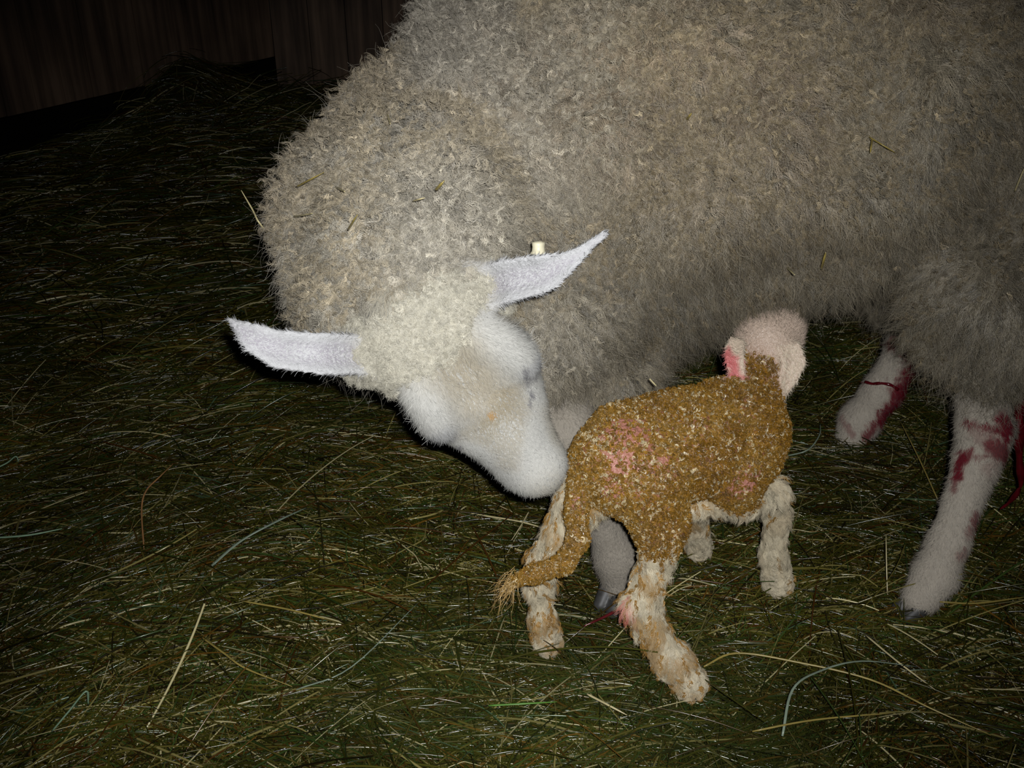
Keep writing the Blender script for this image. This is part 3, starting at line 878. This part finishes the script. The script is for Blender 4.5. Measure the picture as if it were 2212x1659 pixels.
# near hind leg
lamb.chain([(P(1400, 1040, 1.135), 0.0480), (P(1425, 1130, 1.15), 0.0280), (P(1425, 1175, 1.162), 0.0185)], 0.015, 'wool')
lamb.chain([(P(1425, 1175, 1.162), 0.0180), (P(1390, 1300, 1.19), 0.0170), (P(1400, 1345, 1.20), 0.0155), (P(1450, 1425, 1.215), 0.0185), (P(1490, 1474, 1.22), 0.0205)], 0.015, 'leg')
lamb.cone(P(1362, 1300, 1.19), P(1362, 1318, 1.19), 0.008, 0.007, 0.012, 'leg')
# far hind leg
lamb.chain([(P(1270, 1060, 1.17), 0.0340), (P(1215, 1150, 1.20), 0.0185), (P(1175, 1210, 1.225), 0.0155), (P(1165, 1260, 1.25), 0.0140), (P(1172, 1330, 1.27), 0.0120), (P(1182, 1382, 1.285), 0.0185)], 0.015, 'leg')
# near front leg: forearm stretched forward, cannon upright
lamb.chain([(P(1585, 1030, 1.21), 0.0340), (P(1600, 1075, 1.25), 0.0195)], 0.02, 'wool')
lamb.chain([(P(1600, 1075, 1.25), 0.0175), (P(1665, 1065, 1.30), 0.0195), (P(1678, 1110, 1.325), 0.0145), (P(1672, 1190, 1.36), 0.0140), (P(1680, 1256, 1.385), 0.0205)], 0.012, 'leg')
lamb.cone(P(1490, 1075, 1.24), P(1600, 1075, 1.26), 0.020, 0.020, 0.015, 'leg')
# far front leg
lamb.chain([(P(1505, 1060, 1.30), 0.0215), (P(1500, 1130, 1.38), 0.0135), (P(1510, 1182, 1.44), 0.0175)], 0.012, 'leg')
# ears
lamb.ear([P(1590, 735, 1.246), P(1585, 775, 1.231), P(1592, 810, 1.226), P(1600, 826, 1.226)],
         [img(1, 0.1), img(1, 0), img(1, -0.1), img(1, -0.2)], [0.010, 0.0125, 0.011, 0.004], [0.004, 0.005, 0.004, 0.0], 0.0034, 0.01)
lamb.ear([P(1703, 748, 1.251), P(1712, 782, 1.246), P(1704, 815, 1.246), P(1694, 846, 1.251), P(1685, 874, 1.256)],
         [img(1, -0.2), img(1, 0.05), img(1, 0.25), img(1, 0.35), img(1, 0.3)], [0.014, 0.0160, 0.0115, 0.006, 0.0015], [0.004, 0.006, 0.005, 0.003, 0.0], 0.0034, 0.01)
LV, LQ = lamb.mesh(0.003)
LN, LA = vert_normals(LV, LQ)
LW = lamb.weights(LV, 0.006)
for t in ('wool', 'head', 'tail', 'leg', 'ear'):
    LW.setdefault(t, np.zeros(len(LV)))
L_SKIN = np.array([0.30, 0.13, 0.06]); L_PINK = np.array([0.46, 0.20, 0.145]); L_CREAM = np.array([0.62, 0.535, 0.375]); L_HEAD = np.array([0.57, 0.44, 0.345])
L_AMBER = np.array([0.25, 0.118, 0.012])

def pinkness(p):
    """Bare pink patches where the wet fleece parts."""
    m = np.zeros(len(p))
    for c, r in ((P(1360, 925, 1.09), 0.034), (P(1310, 1072, 1.09), 0.022), (P(1600, 1030, 1.18), 0.026), (P(1475, 1075, 1.15), 0.016), (P(1345, 990, 1.08), 0.022), (P(1520, 935, 1.16), 0.011), (P(1420, 1010, 1.1), 0.016), (P(1255, 1080, 1.11), 0.012)):
        m = np.maximum(m, 1 - sstep(0.5 * r, 1.3 * r, np.linalg.norm(p - c, axis=1) + 0.02 * (noise(p, 90, 6) - 0.5)))
    return m

def lamb_red(p):
    m = np.zeros(len(p))
    for a, b, r in ((P(1572, 760, 1.226), P(1590, 815, 1.226), 0.010), (P(1612, 780, 1.226), P(1605, 815, 1.226), 0.005), (P(1352, 1300, 1.18), P(1356, 1320, 1.18), 0.009)):
        ab = b - a; t = np.clip(((p - a) @ ab) / (ab @ ab), 0, 1)
        m = np.maximum(m, 1 - sstep(0.5 * r, 1.4 * r, np.linalg.norm(p - a - t[:, None] * ab, axis=1) + 0.008 * (noise(p, 200, 12) - 0.5)))
    return m
pk = pinkness(LV)[:, None]
LC = (LW['wool'] + LW['tail'])[:, None] * (L_SKIN * (1 - pk) + L_PINK * pk) + LW['leg'][:, None] * L_CREAM * 0.85 + LW['head'][:, None] * L_HEAD + LW['ear'][:, None] * np.array([0.66, 0.52, 0.40])
rd = (lamb_red(LV) * 0.8)[:, None]
LC = LC * (1 - rd) + rd * np.array([0.62, 0.09, 0.11])
lamb_o = mesh_obj('lamb', LV, LQ, M_LAMBSKIN, base=BASE_LAMB, col=LC)
tag(lamb_o, 'wet newborn lamb with tight amber curls nosing under the ewe', 'lamb')

BODYW = LW['wool'] + LW['tail']
NC = 21000
r_, n_, fb = scatter(LV, LQ, LN, LA, sstep(0.35, 0.7, BODYW) * (1 + 1.5 * LW['tail']) * (0.4 + 0.7 * sstep(0.5, -0.2, LN[:, 1])) * (1 - 0.62 * pk[:, 0]), NC)
bd = nrm(rump - shl)
td = tangent(bd * 0.4 + np.array([0, 0, -0.9]), n_)
wt = interp(LQ, LW['tail'], fb)
dn = n_ * 0.55 + nrm(td) * 0.5 + rng.normal(size=r_.shape) * 0.5
tone = (0.46 + 0.75 * rng.random((NC, 1)))
gold = np.clip(sstep(0.45, 0.7, noise(r_, 38, 61)) + 0.8 * sstep(0.20, 0.08, r_[:, 0]), 0, 1)[:, None]
cl = (L_AMBER * (1 - 0.5 * gold) + np.array([0.36, 0.20, 0.036]) * 0.5 * gold) * tone
pale = (rng.random(NC) < 0.08 + 0.13 * sstep(0.20, 0.05, r_[:, 0]) * (1 - wt))[:, None]
cl = np.where(pale, np.array([0.58, 0.47, 0.27]) * (0.7 + 0.5 * rng.random((NC, 1))), cl)
big = 1 - 0.18 * sstep(0.4, 0.9, wt) + 0.6 * sstep(0.20, 0.10, r_[:, 2]) * (1 - wt)
p1 = locks(r_, n_, dn, (0.0043 + 0.0022 * rng.random(NC)) * big, (0.0011 + 0.0007 * rng.random(NC)) * big, 1.3, 4, 0.0009, 13, 0.00036, cl, start=0.1, clump=0.5, tipr=0.4, cvar=0.2)
hair_obj('curly_fleece', p1[0], p1[1], p1[2], M_LAMBWOOL, lamb_o, n_)

# legs: longer cream hair in damp strands, some stained amber
r_, n_, fb = scatter(LV, LQ, LN, LA, LW['leg'] + 0.25 * BODYW * sstep(0.1, 0.3, LW['leg']), 4600)
front = (r_[:, 0] > 0.24)
td = tangent(np.array([0.15, 0, -1.0]), n_)
swirl = np.stack([noise(r_, 60, q) - 0.5 for q in (91, 92, 93)], 1)
dn = n_ * 0.03 + nrm(td) * 0.9 + tangent(swirl, n_) * 0.8 + rng.normal(size=r_.shape) * 0.10
stain = (sstep(0.50, 0.66, noise(r_, 55, 71)) * np.where(front, 0.2, 0.7))[:, None]
cl = L_CREAM * (0.85 + 0.4 * rng.random((len(r_), 1))) * (1 - stain) + np.array([0.36, 0.205, 0.06]) * stain
rd = (lamb_red(r_) * 0.7)[:, None]
cl = cl * (1 - rd) + rd * np.array([0.62, 0.12, 0.11])
p1 = locks(r_, n_, dn, (0.015 + 0.010 * rng.random(len(r_))) * (0.45 + 0.55 * sstep(0.015, 0.075, r_[:, 2])), 0.0017, 0.9, 16, 0.0042, 13, 0.00020, cl, sag=0.06, start=0.2, clump=0.5, cvar=0.08)
hair_obj('leg_hair', p1[0], p1[1], p1[2], M_LAMBLEG, lamb_o, n_)

# wet amber ringlets lying over the leg hair
r_, n_, fb = scatter(LV, LQ, LN, LA, sstep(0.4, 0.8, LW['leg']) * np.where(LV[:, 0] > 0.24, 0.12, 1.0), 420)
dn = n_ * 0.03 + nrm(tangent(np.array([0.1, 0, -1.0]), n_)) * 0.8 + tangent(rng.normal(size=r_.shape), n_) * 0.35
p1 = locks(r_ + n_ * 0.002, n_, dn, (0.016 + 0.010 * rng.random(len(r_))) * (0.45 + 0.55 * sstep(0.015, 0.075, r_[:, 2])), 0.0021, 1.2, 9, 0.0024, 16, 0.00030, np.array([0.36, 0.20, 0.055]) * (0.7 + 0.6 * rng.random((len(r_), 1))), sag=0.05, start=0.1, clump=0.45, cvar=0.12)
hair_obj('amber_ringlets', p1[0], p1[1], p1[2], M_LAMBWOOL, lamb_o, n_)

# head and ears: short pale hair
r_, n_, fb = scatter(LV, LQ, LN, LA, LW['head'] + LW['ear'], 12000)
we = interp(LQ, LW['ear'], fb)
d = n_ * 0.35 + nrm(tangent(np.array([0, -0.2, -1.0]), n_)) * we[:, None] + nrm(tangent(np.array([0.2, 0.8, 0.3]), n_)) * (1 - we)[:, None] * 0.6 + rng.normal(size=r_.shape) * 0.3
ch = np.where((we > 0.5)[:, None], np.array([0.66, 0.56, 0.42]), L_HEAD * 1.05) * (0.85 + 0.3 * rng.random((len(r_), 1)))
rd = (lamb_red(r_) * 0.8)[:, None]
ch = ch * (1 - rd) + rd * np.array([0.62, 0.10, 0.12])
p1 = fuzz(r_, d, 0.004 + 0.003 * rng.random(len(r_)), 0.00020, ch, 0.08, 5, 0.1)
hair_obj('head_hair', p1[0], p1[1], p1[2], M_LAMBLEG, lamb_o, n_)

# wisp at the end of the tail, pale hair behind the thighs
tip = P(1112, 1252, 1.12)
n = 60
d = nrm(img(-0.7, 0.7))[None] + rng.normal(size=(n, 3)) * 0.28
p1 = fuzz(tip + rng.normal(size=(n, 3)) * 0.004, d, 0.018 + 0.016 * rng.random(n), 0.0003, np.tile(np.array([0.42, 0.27, 0.10]), (n, 1)), 0.12, 8, 0.2, 0.25)
hair_obj('tail_wisp', p1[0], p1[1], p1[2], M_LAMBWOOL, lamb_o, np.tile(UPV, (n, 1)))

# umbilical cord trailing onto the hay
pts = spline([P(1470, 1080, 1.20), P(1420, 1180, 1.215), P(1372, 1262, 1.235), P(1350, 1300, 1.26), P(1325, 1322, 1.275), P(1285, 1342, 1.285), P(1262, 1352, 1.285)], 40)
V, Fc = tube(pts, np.interp(np.arange(40), [0, 18, 30, 39], [0.004, 0.0028, 0.0018, 0.0008]), 8)
mesh_obj('umbilical_cord', V, Fc, M_CORD, lamb_o)['label'] = 'thin dark red cord'

# ------------------------------------------------------------------ single stalks that lie out on top of the hay, and bits caught in the fleece
def stalk_mat(name, col, rough=0.3):
    return flat_mat(name, col, rough, 0.5, 40, 0.2)
M_STRAW = stalk_mat('pale_straw', (0.55, 0.47, 0.25)); M_GOLD = stalk_mat('golden_stalk', (0.30, 0.23, 0.06)); M_BROWN = stalk_mat('brown_stalk', (0.26, 0.13, 0.05))
M_GREEN = stalk_mat('fresh_green_blade', (0.13, 0.30, 0.05)); M_PGREEN = stalk_mat('pale_green_blade', (0.28, 0.42, 0.27)); M_GREY = stalk_mat('grey_green_blade', (0.22, 0.27, 0.20))

def stalk(name, label, pix, zs, r, mat, flat=1.0, group=None, cat='hay stalk', pts=None):
    if pts is None:
        pts = [G(x, y, z + 0.012 + float(hay_height(*[np.array([c]) for c in G(x, y, z)[:2]])[0])) for (x, y), z in zip(pix, zs)]
    p = spline(pts, 6 * (len(pts) - 1) + 1)
    n = len(p)
    t = nrm(np.gradient(p, axis=0))
    V, Fc, K = [], [], 8
    rr = r * np.interp(np.linspace(0, 1, n), [0, 0.06, 0.7, 1], [0.7, 1, 0.9, 0.35])
    for i in range(n):
        e1 = nrm(np.cross(t[i], np.array([0, 0.3, 1.0]))); e2 = np.cross(t[i], e1)
        for k in range(K):
            a = 2 * math.pi * k / K
            V.append(p[i] + rr[i] * (math.cos(a) * e1 * flat + math.sin(a) * e2 / flat))
    for i in range(n - 1):
        for k in range(K):
            Fc.append((i * K + k, i * K + (k + 1) % K, (i + 1) * K + (k + 1) % K, (i + 1) * K + k))
    Fc.append(tuple(range(K - 1, -1, -1))); Fc.append(tuple((n - 1) * K + k for k in range(K)))
    o = mesh_obj(name, V, Fc, mat, base=p.mean(0))
    return tag(o, label, cat, group)

stalk('grass_blade', 'broad pale green grass blade lying flat at the left edge', [(-30, 1163), (60, 1156), (134, 1142)], [0.015, 0.017, 0.02], 0.0018, M_PGREEN, 1.4)
stalk('grass_blade', 'pale green blade bent over at its tip near the left edge', [(-20, 1017), (15, 1000), (34, 986), (40, 998)], [0.02, 0.03, 0.04, 0.03], 0.0016, M_PGREEN, 1.3)
stalk('grass_blade', 'pale green folded blade standing up from the hay at lower left', [(112, 1580), (150, 1535), (186, 1493), (191, 1522)], [0.01, 0.03, 0.05, 0.03], 0.0014, M_PGREEN, 1.3)
stalk('grass_blade', 'fresh green blade lying level below the lamb\'s near hind foot', [(1055, 1524), (1130, 1520), (1203, 1516)], [0.012, 0.015, 0.012], 0.0013, M_GREEN, 1.3)
stalk('grass_blade', 'grey green arched blade between the hay clumps left of the lamb', [(457, 1222), (521, 1168), (600, 1125), (663, 1096)], [0.01, 0.02, 0.03, 0.02], 0.0019, M_GREY, 1.5)
stalk('grass_blade', 'long grey green blade curving like a hook at lower right', [(1690, 1590), (1712, 1490), (1770, 1450), (1860, 1428), (1980, 1440)], [0.01, 0.03, 0.035, 0.03, 0.015], 0.0013, M_GREY, 1.3)
stalk('hay_stalk', 'long golden stalk sweeping down to the lower right corner', [(1520, 1440), (1590, 1411), (1720, 1430), (1880, 1468), (2010, 1530), (2140, 1588)], [0.01, 0.018, 0.022, 0.022, 0.018, 0.01], 0.0014, M_GOLD)
stalk('hay_stalk', 'short thick pale straw below the lamb\'s tail', [(1268, 1499), (1310, 1521), (1355, 1545)], [0.015, 0.016, 0.012], 0.0014, M_STRAW)
stalk('hay_stalk', 'pale straw pointing at the lamb\'s tail from the left', [(1040, 1113), (1120, 1126), (1182, 1143)], [0.018, 0.02, 0.016], 0.0013, M_STRAW)
stalk('hay_stalk', 'thin straw crossing another below the ewe\'s muzzle', [(1143, 1104), (1125, 1136), (1105, 1167)], [0.03, 0.03, 0.024], 0.0010, M_STRAW)
stalk('hay_stalk', 'thin pale straw standing upright beside the ewe\'s near hind foot', [(1917, 1284), (1915, 1220), (1914, 1156)], [0.0, 0.03, 0.06], 0.0009, M_STRAW)
stalk('hay_stalk', 'thin straw leaning between the ewe\'s two hind legs', [(2026, 1080), (1985, 990), (1944, 908)], [0.0, 0.02, 0.03], 0.0011, M_GOLD)
stalk('hay_stalk', 'straight golden stalk left of the lamb\'s tail tip', [(522, 1298), (630, 1318), (735, 1346)], [0.016, 0.02, 0.014], 0.0013, M_GOLD)
stalk('hay_stalk', 'brown stalk bent upright in the hay at the left', [(311, 1186), (306, 1100), (316, 1060), (345, 1030), (375, 1001)], [0.0, 0.03, 0.045, 0.05, 0.05], 0.0013, M_BROWN)
stalk('hay_stalk', 'tan stalk with a bend in the hay below the ewe\'s lower ear', [(435, 1376), (485, 1412), (531, 1444), (631, 1483)], [0.015, 0.022, 0.02, 0.015], 0.0013, M_GOLD)
stalk('hay_stalk', 'long thin straw rising to the right in the middle of the hay', [(640, 1490), (760, 1440), (905, 1300)], [0.01, 0.02, 0.03], 0.0009, M_GREY)
stalk('hay_stalk', 'curved thin straw right of the lamb\'s raised front leg', [(1700, 985), (1745, 972), (1770, 940), (1772, 915)], [0.0, 0.015, 0.02, 0.02], 0.0013, M_GREY)
stalk('hay_stalk', 'amber stalk lying level at the right edge behind the ewe\'s near foot', [(2030, 1300), (2110, 1303), (2225, 1288)], [0.015, 0.018, 0.018], 0.0014, M_GOLD)
stalk('hay_stalk', 'golden stalk lying across the hay below the lamb\'s front foot', [(1625, 1580), (1760, 1555), (1930, 1540)], [0.012, 0.016, 0.012], 0.0012, M_GOLD)
stalk('hay_stalk', 'pale stalk slanting across the hay right of the lamb', [(1870, 1372), (1940, 1430), (2020, 1490)], [0.014, 0.018, 0.012], 0.0012, M_STRAW)

# bits of hay caught in the fleece: placed where the eye's line meets the wool
stalk('hay_bit', 'thin straw sticking out of the neck wool against the dark', None, None, 0.0011, M_STRAW, group='bits of hay caught in the fleece', cat='hay bit',
      pts=[on_ewe(640, 560, 0.01), P(570, 494, 1.13), P(545, 452, 1.13), P(521, 411, 1.13)])
for (a, b, r, mat, label) in [
        ((640, 404), (700, 372), 0.0010, M_GOLD, 'long golden stalk caught along the edge of the neck wool'),
        ((722, 312), (764, 310), 0.0014, M_GOLD, 'flat yellowish hay leaf in the wool of the shoulder'),
        ((722, 402), (745, 414), 0.0012, M_STRAW, 'short straw in the neck wool above the ewe\'s lower ear'),
        ((636, 468), (675, 461), 0.0011, M_STRAW, 'level straw at the outer bulge of the neck wool'),
        ((834, 236), (843, 268), 0.0010, M_STRAW, 'upright thin straw high in the shoulder wool'),
        ((942, 410), (960, 390), 0.0015, M_GOLD, 'golden hay flake in the middle of the neck wool'),
        ((893, 434), (918, 427), 0.0010, M_STRAW, 'tiny straw in the neck wool above the poll'),
        ((752, 496), (772, 464), 0.0009, M_GOLD, 'thin golden bit slanting in the neck wool'),
        ((1484, 258), (1494, 244), 0.0013, M_GOLD, 'short yellow bit high on the flank wool'),
        ((1878, 296), (1934, 330), 0.0009, M_GOLD, 'long thin straw lying on the upper flank'),
        ((1884, 300), (1880, 330), 0.0009, M_GOLD, 'thin straw hanging below a longer one on the flank'),
        ((1774, 582), (1784, 545), 0.0013, M_GOLD, 'yellow hay bit on the lower flank before the thigh'),
        ((1700, 578), (1717, 594), 0.0011, M_STRAW, 'small pale straw on the belly wool above the lamb'),
        ((1403, 818), (1418, 834), 0.0011, M_STRAW, 'pale straw hanging in the belly wool over the lamb\'s back'),
        ((2192, 414), (2214, 360), 0.0009, M_STRAW, 'thin straw on the hip wool at the right edge')]:
    stalk('hay_bit', label, None, None, r, mat, 1.2, 'bits of hay caught in the fleece', cat='hay bit', pts=[on_ewe(*a, 0.036, 1.14), (on_ewe(*a, 0.049, 1.14) + on_ewe(*b, 0.049, 1.14)) / 2, on_ewe(*b, 0.052, 1.14)])
